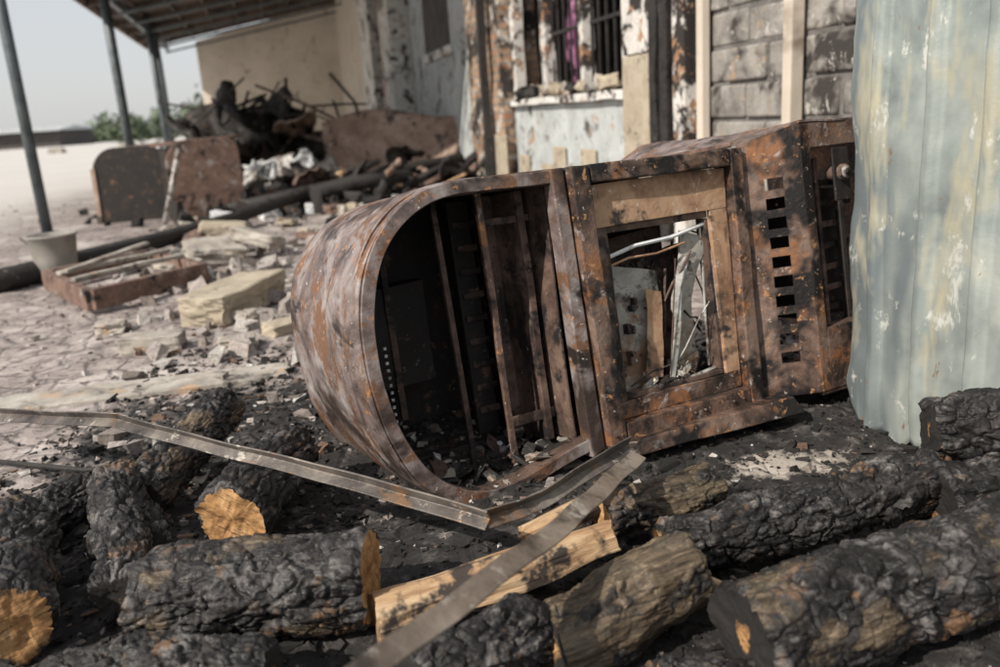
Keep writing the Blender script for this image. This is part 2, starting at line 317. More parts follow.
# ---------------------------------------------------------------- logs
def log(name,p0,p1,r0,r1,char,seed,cap0=0,cap1=0,cell=.026,squash=1.0,bend=.02):
    p0,p1=Vector(p0),Vector(p1); ax=p1-p0; L=ax.length; r=(r0+r1)/2
    nu=max(30,int(L/.0028)); nv=int(2*math.pi*r/.003)
    z=np.linspace(0,L,nu); th=np.linspace(0,2*math.pi,nv,endpoint=False)
    Zz,T=np.meshgrid(z,th,indexing='ij'); Zz,T=Zz.ravel(),T.ravel()
    rr=r0+(r1-r0)*Zz/L
    P=np.stack([np.cos(T),np.sin(T),Zz/r*.6],1)
    lump=fbm(P*1.1+seed*3.1,3,seed)*.26
    cm=np.clip(char+.6*fbm(P*1.6+seed*5.7,3,seed+3),0,1)
    circ=2*math.pi*r; rng=np.random.RandomState(seed)
    ux=T*r+fbm(P*5,3,seed)*.010; uz=Zz+fbm(P*5+9,3,seed)*.012
    def vor(cell,ax_,az_):
        ns=int(circ*L/(cell*cell*.9)); sx=rng.rand(ns)*circ; sz=rng.rand(ns)*(L+.04)-.02
        F1=np.full(len(T),9.);F2=F1.copy();ID=np.zeros(len(T),int)
        for k in range(ns):
            dx=np.abs(ux-sx[k]); dx=np.minimum(dx,circ-dx)*ax_; dz=np.abs(uz-sz[k])*az_
            d=np.maximum(dx,dz)*.75+.35*np.sqrt(dx*dx+dz*dz)
            c=d<F1; F2=np.where(c,F1,np.minimum(F2,d)); ID=np.where(c,k,ID); F1=np.where(c,d,F1)
        return F1,F2,rng.rand(ns)[ID]
    F1,F2,ch=vor(cell*1.3,1.3,.75); e1=np.clip((F2-F1)/(cell*.32),0,1)
    G1,G2,ch2=vor(cell*.6,1.1,.9); e2=np.clip((G2-G1)/(cell*.2),0,1)
    t1=sstep(0,1,e1); t2=sstep(0,1,e2)
    top=t1*(.65+.35*t2)
    dm=.5+.9*np.clip(fbm(P*2+seed,3,seed+5)+.4,0,1)
    disp=cm*((t1-1)*.0115*dm+(t2-1)*.003*dm+(ch-.5)*.007+(ch2-.5)*.002)
    disp+=cm*fbm(np.stack([np.cos(T)*14,np.sin(T)*14,Zz*30],1),3,seed+6)*.0015
    disp+=(1-cm)*(vnoise(np.stack([np.cos(T)*9,np.sin(T)*9,Zz*12],1),seed)*.004+vnoise(np.stack([np.cos(T)*24,np.sin(T)*24,Zz*26],1),seed)*.0025)
    ed=np.minimum(Zz,L-Zz); disp-=(1-sstep(0,.014,ed))*.006*(.5+cm)
    bite=sstep(.25,.45,fbm(P*1.9+seed*2.2,3,seed+12)); disp-=bite*.007
    R=rr*(1+lump)+disp
    bx=bend*np.sin(Zz/L*3.14+seed)
    V=np.stack([R*np.cos(T)+bx,R*np.sin(T)*squash,Zz+fbm(P*2+seed,3,seed+8)*.014*((Zz<.02)|(Zz>L-.02))],1)
    C=np.stack([cm,top*cm,np.ones(len(T))],1)
    F=[grid_faces(nu,nv,True)]; MI=[np.zeros(len(F[0]))]; Vs=[V];Cs=[C]; off=len(V)
    for end,capc,ri in ((0,cap0,0),(1,cap1,nu-1)):
        ring=V[ri*nv:(ri+1)*nv]; cen=ring.mean(0); nr=22; Kk=[]
        for i in range(nr+1):
            f=1-i/nr*.98; q_=cen+(ring-cen)*f; q_[:,2]=cen[2]+(ring[:,2]-cen[2])*f**7; Kk.append(q_)
        Kk=np.concatenate(Kk); frac=np.repeat(1-np.arange(nr+1)/nr*.98,nv)
        XY=np.stack([Kk[:,0],Kk[:,1],0*frac],1)
        Kk[:,2]+= (fbm(XY*18+seed,4,seed+9)*.012 + fbm(np.stack([XY[:,0]*20,XY[:,1]*110,0*frac],1),2,seed)*.0025)*(1-frac**6)
        cc=np.clip(capc+ (frac-.60)*1.0*(1 if char>.3 else .4)+.35*fbm(XY*14+seed,2,seed),0,1)
        g=grid_faces(nr+1,nv,True,off)
        if end==1: g=g[:,::-1]
        g=g[:,::-1] 
        Vs.append(Kk);Cs.append(np.stack([cc,0*cc,frac],1));F.append(g);MI.append(np.ones(len(g))); off+=len(Kk)
    V=np.concatenate(Vs);C=np.concatenate(Cs);F=np.concatenate(F);MI=np.concatenate(MI)
    o=mkobj(name,V,F,None,None,True,C,MI,[LOGM,CUTM])
    q=ax.to_track_quat('Z','Y'); o.rotation_mode='QUATERNION'; o.rotation_quaternion=q@Matrix.Rotation(seed*1.3,3,'Z').to_quaternion(); o.location=p0
    return o
log('charred_log',(-.93,1.36,.08),(-1.14,1.76,.12),.085,.08,.75,1,cap0=.1,cap1=.8)
log('charred_log',(-.96,1.93,.11),(-.80,1.46,.08),.068,.06,1,2,cap0=1,cap1=.9)
log('charred_log',(-.83,2.36,.16),(-.92,1.90,.08),.066,.068,.6,3,cap0=.2,cap1=.9)
log('charred_log',(-.64,1.72,.085),(-.565,2.08,.13),.094,.078,.85,4,cap0=-.1,cap1=.9,cell=.034)
log('charred_log',(-.71,1.44,.1),(-.28,1.40,.1),.094,.092,.75,5,cap0=.9,cap1=-.05)
log('charred_log',(-.80,1.22,.06),(-.42,1.2,.05),.07,.07,1,6,cap0=.9,cap1=.9,cell=.02)
log('bark_log',(.04,1.25,.075),(.33,1.38,.078),.076,.074,.33,8,cap0=.6,cap1=.75)
log('charred_log',(-.17,1.14,.07),(.03,1.28,.07),.066,.066,1,9,cap0=.9,cap1=.9,cell=.032)
log('charred_log',(.36,1.19,.09),(.98,1.40,.10),.092,.10,.6,10,cap0=.95,cap1=.5,bend=.012)
log('charred_log',(.30,1.52,.09),(.93,1.67,.085),.062,.07,.97,11,cap0=.5,cap1=.8,cell=.03)
log('bark_log',(.20,1.67,.07),(.47,1.80,.07),.058,.055,.5,12,cap0=.5,cap1=.3)
log('charred_log',(.90,1.62,.08),(1.16,1.66,.1),.10,.10,1,13,cap0=1,cap1=1)
log('charred_log',(.95,1.73,.2),(1.25,1.70,.22),.075,.08,1,14,cap0=1,cap1=1,cell=.036)
log('charred_log',(.22,1.14,.04),(.44,1.17,.04),.04,.045,.8,15,cap0=.3,cap1=.9)
log('charred_log',(-1.22,1.62,.06),(-1.1,2.0,.07),.06,.06,1,16,cap0=1,cap1=1)
log('charred_log',(-1.0,2.0,.05),(-.8,1.72,.05),.05,.045,1,17,cap0=1,cap1=1)
def splitwood(name,p0,p1,wd,ht,seed,roll=0):
    p0,p1=Vector(p0),Vector(p1); L=(p1-p0).length; nx=90; prof=[(-wd,-.2*ht),(-wd*.4,-ht*.5),(wd*.6,-ht*.5),(wd,-.1*ht),(wd*.55,ht*.3),(-wd*.1,ht*.55),(-wd*.8,ht*.3)]
    pr=[]
    for i in range(7):
        a,b_=np.array(prof[i]),np.array(prof[(i+1)%7])
        for k in range(8): pr.append(a+(b_-a)*k/8)
    pr=np.array(pr); V=[]
    for x in np.linspace(0,L,nx):
        V.append(np.column_stack([np.full(len(pr),x),pr*(1-.25*(x/L)**2+.08*math.sin(x*20+seed))]))
    V=np.concatenate(V); G_=np.stack([V[:,0]*4,V[:,1]*55,V[:,2]*55],1)
    V[:,1]+=fbm(G_,3,seed)*.007;V[:,2]+=fbm(G_+7,3,seed+1)*.008; V[:,0]+=fbm(V*40,2,seed)*.02*((V[:,0]<.01)|(V[:,0]>L-.01))
    n=len(pr); F=grid_faces(nx,n,True).tolist(); F+= [list(range(n))[::-1],[(nx-1)*n+k for k in range(n)]]
    o=mkobj(name,V,F,SPLIT,smooth=False); o.rotation_mode='QUATERNION'
    o.rotation_quaternion=(p1-p0).to_track_quat('X','Z')@Matrix.Rotation(roll,3,'X').to_quaternion(); o.location=p0; return o
splitwood('split_firewood',(-.27,1.38,.05),(.20,1.56,.09),.062,.085,21,.1)
splitwood('split_firewood',(.33,1.47,.03),(.42,1.33,.06),.03,.04,22,.4)
splitwood('split_firewood',(.02,1.62,.06),(.18,1.7,.09),.035,.05,23,.6)
splitwood('split_firewood',(-.1,1.2,.03),(.02,1.12,.03),.02,.03,24,.6)

def anglebar(name,pts,w,mat,roll=0.0,t=.004,tw=.12):
    pts=[Vector(p) for p in pts]; V=[];n=6; dense=[]
    for i in range(len(pts)-1):
        k=14
        for j in range(k): dense.append(pts[i].lerp(pts[i+1],j/k))
    dense.append(pts[-1])
    sec=[(0,0),(w,0),(w,t),(t,t),(t,w),(0,w)]
    for i,p in enumerate(dense):
        d=(dense[min(i+1,len(dense)-1)]-dense[max(i-1,0)]).normalized(); s=d.cross(Vector((0,0,1))).normalized(); u=s.cross(d)
        a=roll+tw*math.sin(i*.23+w*90)
        s2=s*math.cos(a)+u*math.sin(a); u2=-s*math.sin(a)+u*math.cos(a)
        wob=.0015*math.sin(i*.9)
        for (x,y) in sec: V.append(p+s2*(x+wob)+u2*(y+wob))
    F=grid_faces(len(dense),n,True).tolist(); F+=[[5,4,3,2,1,0],[(len(dense)-1)*n+k for k in range(6)]]
    return bevel(mkobj(name,V,F,mat),.0012,2,50)
b1=anglebar('bent_angle_iron',[(-1.55,2.33,.20),(-.98,2.0,.265),(-.92,1.96,.262),(-.46,1.70,.235),(-.04,1.45,.20)],.028,ANGLE,-.6)
b2=anglebar('bent_angle_iron',[(-.06,1.46,.195),(.05,1.53,.195),(.27,1.76,.20)],.028,ANGLE,-.5)
b3=anglebar('angle_iron',[(.275,1.73,.20),(.08,1.33,.26),(-.22,.82,.34)],.038,ANGLE2,-2.75,.005,.04)
tube('charred_stick',[(-1.6,2.4,.02),(-1.2,2.2,.05),(-.9,2.15,.06)],.008,BLACK,rough=.004)

# ---------------------------------------------------------------- kiosk (lying on its side)
az,lean,til=math.radians(28.45),math.radians(-8.6),math.radians(.2)
MK=Matrix.Rotation(az,4,'Z')@Matrix.Rotation(-til,4,'Y')@Matrix.Rotation(lean,4,'X'); MK.translation=Vector((-.27,1.836,.045))
K=empty('burned_kiosk_cabinet',MK)
Rr=.377; AA=.30; U1=.5765;U2=1.2;U3=1.30;D=.60;H=2*Rr
def prof(n=64,inset=0,uend=U2,a=AA,nst=14):
    R_=Rr-inset; pts=[]
    for t in np.linspace(0,1,nst,endpoint=False): pts.append((uend+(a-uend)*t, Rr+R_))
    for t in np.linspace(math.pi/2,-math.pi/2,n): 
        c_,s_=math.cos(t),math.sin(t)
        e=.86
        pts.append((a-(a+.025-inset)*abs(c_)**e, Rr+R_*math.copysign(abs(s_)**e,s_)))
    for t in np.linspace(0,1,nst+1)[1:]: pts.append((a+(uend-a)*t, Rr-R_))
    pts=np.array(pts)
    low=sstep(.45,0.0,pts[:,1]/H)*sstep(.62,.24,pts[:,0]); pts[:,1]-=.062*low
    return pts
def extr(name,pr,w0,w1,nw,mat,thick=.005,warp=.006,seed=0,flare=0):
    V=[]
    for w in np.linspace(w0,w1,nw):
        c_=np.array([.6,Rr]); q=c_+(pr-c_)*(1+flare*(w-w0)/(w1-w0)); V.append(np.column_stack([q[:,0],np.full(len(pr),w),q[:,1]]))
    V=np.concatenate(V); edge=1.0-.75*((V[:,1]<w0+.02))
    for ax_ in (0,2): V[:,ax_]+=fbm(V*3.2+seed,4,ax_+seed)*warp*edge
    o=mkobj(name,V,grid_faces(nw,len(pr)),mat,K,smooth=True); sd=o.modifiers.new('s','SOLIDIFY'); sd.thickness=thick; sd.offset=0; return o
extr('hull',prof(uend=U3),0,D,30,HULL,warp=.022)
extr('rim_seam',prof(uend=U1,inset=-.004),.035,.052,2,HULL,.006,0)
po,pi=prof(uend=U1),prof(uend=U1,inset=.032)
def band(name,po,pi,w0,w1,mat,warp=.003):
    n=len(po); V=np.concatenate([np.column_stack([p[:,0],np.full(n,w),p[:,1]]) for p,w in ((po,w0),(pi,w0),(pi,w1),(po,w1))])
    V+=np.stack([fbm(V*8,3,s) for s in(1,2,3)],1)*warp
    F=[]
    for a in range(4):
        b_=(a+1)%4
        for i in range(n-1): F.append([a*n+i,b_*n+i,b_*n+i+1,a*n+i+1])
    F+=[[0,3*n,2*n,n],[n-1,2*n-1,3*n-1,4*n-1]]
    return bevel(mkobj(name,V,F,mat,K,smooth=False),.002,2,50)
band('front_rim',po,pi,-.008,.012,HULL)
band('inner_rim_lip',prof(uend=U1,inset=.028),prof(uend=U1,inset=.034),.0,.05,INRUST)
pb=prof(uend=U3,inset=.004); cen=np.array([[1.0,Rr]]); V=np.column_stack([np.concatenate([pb,cen])[:,0],np.full(len(pb)+1,D-.01),np.concatenate([pb,cen])[:,1]])
mkobj('back_panel',V,[[i,i+1,len(pb)] for i in range(len(pb)-1)]+[[len(pb)-1,0,len(pb)]],SOOT,K)
# sooty liner just inside the hull
extr('soot_liner',prof(uend=U1,inset=.012),.06,D-.02,12,SOOT,thick=.002,warp=.006,seed=3)
def kb(name,u0,u1,w0,w1,v0,v1,mat,**k):
    k.setdefault('bev',.003); return box(name,(u0,w0,v0),(u1,w1,v1),mat,K,**k)
def rail(name,u,w,v0,v1,wd,mat,dp=.02,skew=0):
    return hexa(name,[(u,w,v0),(u+wd,w,v0),(u+wd,w+dp,v0),(u,w+dp,v0),(u+skew,w,v1),(u+wd+skew,w,v1),(u+wd+skew,w+dp,v1),(u+skew,w+dp,v1)],mat,K,bev=.002,sub=4,warp=.005)
rail('rail_1',.30,.20,-.03,.72,.016,INRUST,.014,-.01)
rail('rail_2',.375,.10,-.01,.73,.018,RUST,.014,0)
rail('rail_3',.42,.38,.0,.72,.07,SOOT,.02)
rail('rail_4',.505,.12,.02,.72,.022,INRUST,.2)
rail('rail_5',.21,.45,.1,.66,.02,INRUST,.02)
rail('rail_6',.47,.26,.02,.72,.05,INRUST,.015)
kb('divider_panel',.548,.555,.05,D-.02,.02,.73,INRUST,sub=5,warp=.008)
kb('bracket',.40,.546,.13,.138,.635,.655,INRUST); kb('bracket_low',.40,.546,.13,.138,.08,.11,INRUST)
for i in range(9): kb('slot_%d'%i,.43,.5,.372,.38,.08+i*.07,.10+i*.07,INRUST)
kb('inner_box',.10,.34,.46,.57,.2,.5,SOOT,sub=3,warp=.015)
kb('inner_tray',.12,.54,.3,.56,-.02,.02,SOOT,sub=5,warp=.01)
for i in range(11): kb('rim_tooth_%d'%i,.030,.037,.014,.02,.20+i*.018,.207+i*.018,ALU,bev=0)
rs=np.random.RandomState(3)
for i in range(60):
    u=rs.uniform(.16,.53); w=rs.uniform(.03,.38); s=rs.uniform(.010,.048)
    rock('inner_debris_%d'%i,(s*1.4,s,s*.35),(u,w,.0+rs.uniform(0,.03)-.03*(u<.4)),rs.uniform(0,6),rs.choice([CONC,BLACK,BOARD,BLACK,INRUST,BLACK]) if i>3 else WHITEM,K,.25,i,(rs.uniform(-.8,.8),rs.uniform(-.8,.8)),2)
def frame_bar(name,c,w0,w1,mat,warp=.0045,seed=0):
    return hexa(name,[(c[0][0],w0,c[0][1]),(c[1][0],w0,c[1][1]),(c[1][0],w1,c[1][1]),(c[0][0],w1,c[0][1]),(c[3][0],w0,c[3][1]),(c[2][0],w0,c[2][1]),(c[2][0],w1,c[2][1]),(c[3][0],w1,c[3][1])],mat,K,bev=.004,sub=6,warp=warp,seed=seed)
frame_bar('post_strip',[(.555,-.02),(.60,-.005),(.580,H+.005),(.540,H+.005)],-.018,.03,HULL)
frame_bar('door_left',[(.607,.0),(.662,.0),(.645,H+.004),(.587,H+.004)],-.04,.02,RUST,seed=3)
frame_bar('door_right',[(1.125,.0),(1.175,.0),(1.19,H+.004),(1.145,H+.004)],-.04,.02,RUST,seed=5)
frame_bar('door_top',[(.648,H-.045),(1.142,H-.045),(1.142,H+.003),(.648,H+.003)],-.038,.02,RUST,seed=7)
frame_bar('door_bottom',[(.665,.003),(1.123,.003),(1.123,.055),(.665,.055)],-.038,.02,RUST,seed=8)
UO0,UO1,VO0,VO1=.70,1.07,.105,.59
frame_bar('bezel_top',[(.650,VO1),(1.135,VO1),(1.14,H-.047),(.650,H-.047)],-.008,.004,BEZEL,.005,1)
frame_bar('bezel_bottom',[(.665,.057),(1.123,.057),(1.123,VO0),(.665,VO0)],-.008,.004,RUST,.004,2)
frame_bar('bezel_left',[(.66,VO0+.001),(UO0,VO0+.001),(UO0,VO1-.001),(.651,VO1-.001)],-.0075,.0045,RUST,.003,4)
frame_bar('bezel_right',[(UO1,VO0+.001),(1.124,VO0+.001),(1.135,VO1-.001),(UO1,VO1-.001)],-.0075,.0045,BEZEL,.003,6)
for nm,c in (('lip_t',[(UO0,VO1-.02),(UO1,VO1-.02),(UO1,VO1),(UO0,VO1)]),('lip_b',[(UO0,VO0),(UO1,VO0),(UO1,VO0+.014),(UO0,VO0+.014)]),('lip_l',[(UO0,VO0+.015),(UO0+.012,VO0+.015),(UO0+.012,VO1-.021),(UO0,VO1-.021)]),('lip_r',[(UO1-.012,VO0+.015),(UO1,VO0+.015),(UO1,VO1-.021),(UO1-.012,VO1-.021)])):
    frame_bar(nm,c,.006,.045,INRUST,.002)
def plate(name,c,mat,th=.006,sub=8,warp=.006,seed=0):
    c=[Vector(x) for x in c]; n=(c[1]-c[0]).cross(c[3]-c[0]).normalized()*th
    return hexa(name,list(c)+[x+n for x in c],mat,K,bev=.001,sub=sub,warp=warp,seed=seed)
plate('display_board',[(.715,.075,.10),(.87,.05,.11),(.91,.07,.44),(.722,.10,.485)],BOARD,seed=2,warp=.02)
plate('display_board_2',[(.91,.02,.15),(.99,.05,.13),(1.055,.03,.50),(.985,.05,.53)],BOARD,seed=5,warp=.035)
plate('display_board_3',[(.86,.12,.13),(1.0,.15,.12),(1.05,.13,.50),(.89,.12,.46)],INRUST,seed=8,warp=.03)
plate('display_board_4',[(.73,.16,.36),(1.0,.14,.40),(1.04,.19,.56),(.72,.2,.54)],INRUST,seed=12,warp=.03)
plate('display_strip',[(.875,.02,.12),(.892,.02,.12),(.99,.015,.47),(.97,.03,.49)],ALU,seed=4,warp=.014,th=.003)
plate('burnt_brown_panel',[(.80,.035,.13),(.86,.03,.13),(.90,.05,.38),(.84,.05,.40)],BEZEL,seed=24,warp=.02,th=.003)
plate('display_back',[(.70,.26,.06),(1.1,.26,.06),(1.1,.27,.62),(.7,.27,.62)],SOOT,seed=9)
def rod(name,a,b,r,mat):
    a=np.array(a,float);b=np.array(b,float); w=np.array([.006,.004,.008])
    return tube(name,[a,a+(b-a)*.3+w,a+(b-a)*.65-w*.6,b],r,mat,K,n=6)
rod('frame_rod_1',(.69,.02,.50),(1.07,.015,.555),.006,WHITEM); rod('frame_rod_2',(1.05,.02,.555),(1.055,.05,.13),.004,ALU)
rod('frame_rod_4',(.70,.02,.105),(1.05,.02,.125),.006,ALU); rod('frame_rod_6',(.69,.02,.475),(.98,.01,.51),.0035,BEZEL)
rod('wire_1',(1.03,-.01,.33),(.90,.03,.15),.0018,ALU); rod('wire_3',(.75,.04,.13),(1.0,.01,.2),.0025,BLACK); rod('wire_4',(.93,.0,.47),(.88,.02,.13),.002,INRUST)
rs=np.random.RandomState(9)
for i in range(14):
    u=rs.uniform(.73,.85);v=rs.uniform(.14,.42);s=rs.uniform(.004,.018)
    kb('component_%d'%i,u,u+s,.05,.075,v,v+s*rs.uniform(.5,2.5),rs.choice([INRUST,BEZEL,SOOT]),bev=.002,sub=1,warp=.004)
for i in range(36):
    u=rs.uniform(.70,1.08);w=rs.uniform(.05,.24)
    a=(u,w,rs.uniform(.08,.55)); b_=(u+rs.uniform(-.12,.12),w+rs.uniform(-.05,.05),rs.uniform(.08,.6)); rod('cable_%d'%i,a,b_,rs.uniform(.0015,.005),rs.choice([BLACK,INRUST,BLACK,SOOT]))
for i in range(26):
    s=rs.uniform(.012,.045); rock('bezel_debris_%d'%i,(s*1.4,s,s*.5),(rs.uniform(.72,1.05),rs.uniform(.02,.16),.115+rs.uniform(0,.03)),rs.uniform(0,6),rs.choice([BLACK,SOOT,BOARD,INRUST,ALU]),K,.3,i,(rs.uniform(-.8,.8),rs.uniform(-.8,.8)),2)
hexa('lower_ledge',[(.66,-.085,-.03),(1.22,-.15,-.03),(1.25,.0,-.03),(.60,.0,-.03),(.66,-.08,.012),(1.20,-.13,.02),(1.25,.0,.002),(.60,.0,.002)],RUST,K,bev=.004,sub=6,warp=.006)
# section 3
VT0=H+.012; VT1=H+.05; WB=-.115; UV=1.345; UE=1.95
def vtop(s): return VT0+(VT1-VT0)*s
def slope(s,v): 
    return (1.192+(UV-1.192)*s, -.012+(WB+.012)*s, v*vtop(s)/vtop(0) if v>.7 else v)
def cells(name,ss,vs,holes,fn,mat,th=.005):
    V=[fn(s,v) for s in ss for v in vs]; nv=len(vs); F=[]
    for i in range(len(ss)-1):
        for j in range(nv-1):
            if (i,j) in holes: continue
            F.append([i*nv+j,i*nv+j+1,(i+1)*nv+j+1,(i+1)*nv+j])
    V=np.array(V); V+=np.stack([fbm(V*5,3,s) for s in(1,2,3)],1)*.004
    o=mkobj(name,V,F,mat,K); sd=o.modifiers.new('s','SOLIDIFY'); sd.thickness=th; sd.offset=0; return o
vs=[0,.04]; HL=[]
for i in range(10):
    a=round(.10+i*.058,4); HL.append(a); vs+= [a,round(a+.034,4)]
vs=sorted(set(vs+[VT0-.04,VT0-.02,VT0])); holes=set()
for j in range(len(vs)-1):
    if vs[j] in HL: holes.add((2,j))
cells('vent_panel',[0,.12,.38,.68,.95,1],vs,holes,slope,RUST)
kb('vent_backing',1.23,1.335,.12,.13,.03,.72,BLACK)
def quadslab(name,pts,mat,th=.006,**k):
    return hexa(name,pts+[(x,y,z+th) for x,y,z in pts],mat,K,**k)
quadslab('base_top_slope',[(1.192,-.012,VT0-.004),(UV,WB,VT1-.004),(UV,D,VT1+.03),(1.192,D,VT0+.01)],HULL,bev=.001,sub=9,warp=.012)
quadslab('base_top',[(UV+.002,WB,VT1-.004),(UE,WB,VT1-.004),(UE,D,VT1+.03),(UV+.002,D,VT1+.03)],HULL,bev=.001,sub=9,warp=.016)
kb('top_seam_2',1.185,1.20,.0,D,VT0+.0,VT0+.012,RUST,sub=8,warp=.006)
kb('base_bottom',1.192,UE,WB+.1,D,-.012,-.004,RUST,sub=6,warp=.004,bev=.001)
kb('base_bottom_front',UV,UE,WB,WB+.098,-.012,-.004,RUST,sub=6,warp=.003,bev=.001)
kb('base_end',UE-.005,UE+.003,WB,D,0,VT1-.006,RUST,sub=6,warp=.004,bev=.001)
kb('base_front_left',UV+.001,UV+.035,WB-.002,WB+.006,0,VT1-.006,RUST,sub=6,warp=.003)
kb('base_front_top',UV+.036,UE-.01,WB-.002,WB+.006,VT1-.075,VT1-.006,RUST,sub=6,warp=.003)
kb('base_front_bottom',UV+.036,UE-.01,WB-.002,WB+.006,0,.19,RUST,sub=6,warp=.003)
kb('base_front_right',1.68,UE-.01,WB-.002,WB+.006,.191,VT1-.076,RUST,sub=6,warp=.002)
kb('hatch_edge_l',UV+.036,UV+.044,WB+.007,WB+.06,.191,VT1-.077,INRUST); kb('hatch_edge_b',UV+.045,1.68,WB+.007,WB+.06,.183,.191,INRUST)
kb('inner_mech',1.43,1.62,.0,.2,.2,.6,SOOT,sub=5,warp=.015); kb('inner_rail_a',1.455,1.47,-.06,-.045,.19,.70,INRUST); kb('inner_rail_b',1.55,1.57,-.06,-.04,.19,.70,SOOT,sub=4,warp=.006)
for i in range(7): kb('mech_%d'%i,1.41,1.64,-.03,-.02,.22+i*.065,.24+i*.065,rs.choice([SOOT,INRUST,SOOT]),sub=2,warp=.008)
kb('lock_plate',1.475,1.545,WB+.0,WB+.008,.56,.72,SOOT,sub=2,warp=.003)
tube('lock_body',[(1.51,WB-.012,.645),(1.51,WB+.04,.645)],.024,INRUST,K,n=24); tube('lock_ring',[(1.51,WB-.018,.645),(1.51,WB-.0125,.645)],.019,ALU,K,n=24); tube('lock_core',[(1.51,WB-.022,.645),(1.51,WB-.0185,.645)],.010,SOOT,K,n=20)
for i in range(12):
    u=rs.uniform(.62,1.16); v=rs.choice([.028,H-.02]); tube('rivet_%d'%i,[(u,-.045,v),(u,-.038,v)],.004,INRUST,K,n=8)
kb('support_rubble',1.3,1.8,.0,.4,-.07,-.013,BLACK,sub=4,warp=.02)

# ---------------------------------------------------------------- corrugated sheet on the right
def corr():
    a=np.array([1.02,2.36]); b_=np.array([1.33,1.25]); L=np.linalg.norm(b_-a); d=(b_-a)/L; n=np.array([d[1],-d[0]])
    E=empty('corrugated_metal_sheet')
    s=np.arange(0,L,.006); z=np.linspace(0,2.6,120)
    S_,Z_=np.meshgrid(s,z,indexing='ij'); S_,Z_=S_.ravel(),Z_.ravel()
    ph=(S_+.07)%.17; rib=np.clip(1-np.abs(ph-.03)/.026,0,1); rib=np.minimum(rib*1.5,1)*.020
    ph2=(S_)%.17; rib+=np.clip(1-np.abs(ph2-.115)/.008,0,1)*.005
    P=np.stack([S_*3,Z_*3,0*S_],1); o_=rib+fbm(P,3,2)*.018+fbm(P*4,3,9)*.004+.03*np.sin(Z_*1.4)*(1-S_/L)
    edge=np.exp(-S_/.03); o_+= -edge*.02*(1+.6*fbm(P*3,2,4))
    shift=fbm(np.stack([Z_*4,0*Z_,0*Z_],1),3,6)*.014*edge
    low=sstep(.12,0,Z_); zz=Z_+low*.06*fbm(np.stack([S_*9,0*S_,0*S_],1),3,8)+.005
    X=a[0]+d[0]*(S_+shift)+n[0]*o_ ; Y=a[1]+d[1]*(S_+shift)+n[1]*o_
    o=mkobj('sheet',np.stack([X,Y,zz],1),grid_faces(len(s),len(z)),SHEET,E,smooth=True)
    sd=o.modifiers.new('s','SOLIDIFY'); sd.thickness=.0015
    return E
corr()

# ---------------------------------------------------------------- burned building facade
dv=np.array([-.26,1.0]); dv/=np.linalg.norm(dv)
angb=math.atan2(dv[1],dv[0])
MB=Matrix.Rotation(angb,4,'Z'); MB.translation=Vector((2.76,0,0))
B=empty('burned_building',MB)
def sY(Y): return Y*1.0333
def bb(name,Y0,Y1,t0,t1,z0,z1,mat,**k):
    k.setdefault('bev',.01); return box(name,(sY(Y0),t0,z0),(sY(Y1),t1,z1),mat,B,**k)
HT=3.4
Vb=[];Fb=[]; r5=np.random.RandomState(5)
row=0;z=0
while z<HT-.2:
    s=sY(.2)+(-.2 if row%2 else 0)
    while s<sY(5.3):
        l=min(.385,sY(5.34)-s-.005)
        if l>.06:
            t=r5.uniform(-.01,.014); tl=r5.uniform(-.006,.006); o8=len(Vb); hh=.184+r5.uniform(-.004,.004); e0,e1=r5.uniform(-.006,.006,2)
            for (x,y,zz) in ((s+e0,-.2,z),(s+l+e1,-.2,z),(s+l+e1,t,z),(s+e0,t,z),(s+e0,-.2,z+hh),(s+l+e1,-.2,z+hh),(s+l+e1,t+tl,z+hh),(s+e0,t+tl,z+hh)): Vb.append((x,y,zz+.004))
            Fb+= [[o8+i for i in f] for f in ((3,2,1,0),(4,5,6,7),(0,1,5,4),(1,2,6,5),(2,3,7,6),(3,0,4,7))]
        s+=.405
    z+=.205;row+=1
bl=mkobj('concrete_blocks',Vb,Fb,BLOCK,B); bevel(bl,.016,3,40)
bb('mortar_core',.1,5.33,-.19,-.014,0,HT-.01,MORT)
bb('timber_post',4.35,4.43,.02,.1,0,HT,CREAM,sub=3,warp=.01)
bb('door_post_white',5.36,5.5,-.1,.14,0,HT,CHARP,sub=6,warp=.012)
bb('door_post_yellow',5.25,5.32,.02,.08,0,HT,CREAM)
bb('door_post_dark',5.68,5.78,-.1,.1,0,HT,BLACK,sub=6,warp=.02)
bb('door_post_pink',5.58,5.66,-.1,.06,0,HT,BROWNM,sub=6,warp=.02)
bb('tile_pier',5.9,6.44,-.25,.05,1.28,HT,CHARP,sub=8,warp=.02)
bb('tile_pier_base',5.9,6.44,-.25,.06,0,1.27,TAN,sub=8,warp=.01)
bb('pier_char_edge',5.84,5.93,-.2,.09,0,HT,BLACK,sub=8,warp=.03)
bb('under_window_wall',6.46,9.36,-.2,.0,0,.98,PLAST,sub=8,warp=.008)
bb('window_sill',6.44,9.4,-.22,.07,.985,1.05,WHITEP,sub=9,warp=.02)
for a,b_ in ((6.46,6.56),(8.3,8.42),(9.26,9.36),(7.35,7.42)): bb('window_frame_v',a,b_,-.12,.0,1.055,2.55,CHARP,sub=6,warp=.015)
bb('window_frame_top',6.46,9.36,-.12,.0,2.56,2.66,CHARP,sub=6,warp=.01)
bb('lintel_wall',6.44,9.38,-.2,.01,2.67,HT,PLAST,sub=6,warp=.01)
for i,Yb in enumerate(np.arange(6.7,8.3,.16)): bb('window_bar_%d'%i,Yb,Yb+.018,-.1,-.08,1.055,2.555,BLACK,bev=.002)
bb('window_bar_h',6.57,8.29,-.105,-.075,1.6,1.63,BLACK,bev=.002)
V=[];nx,nz=50,30
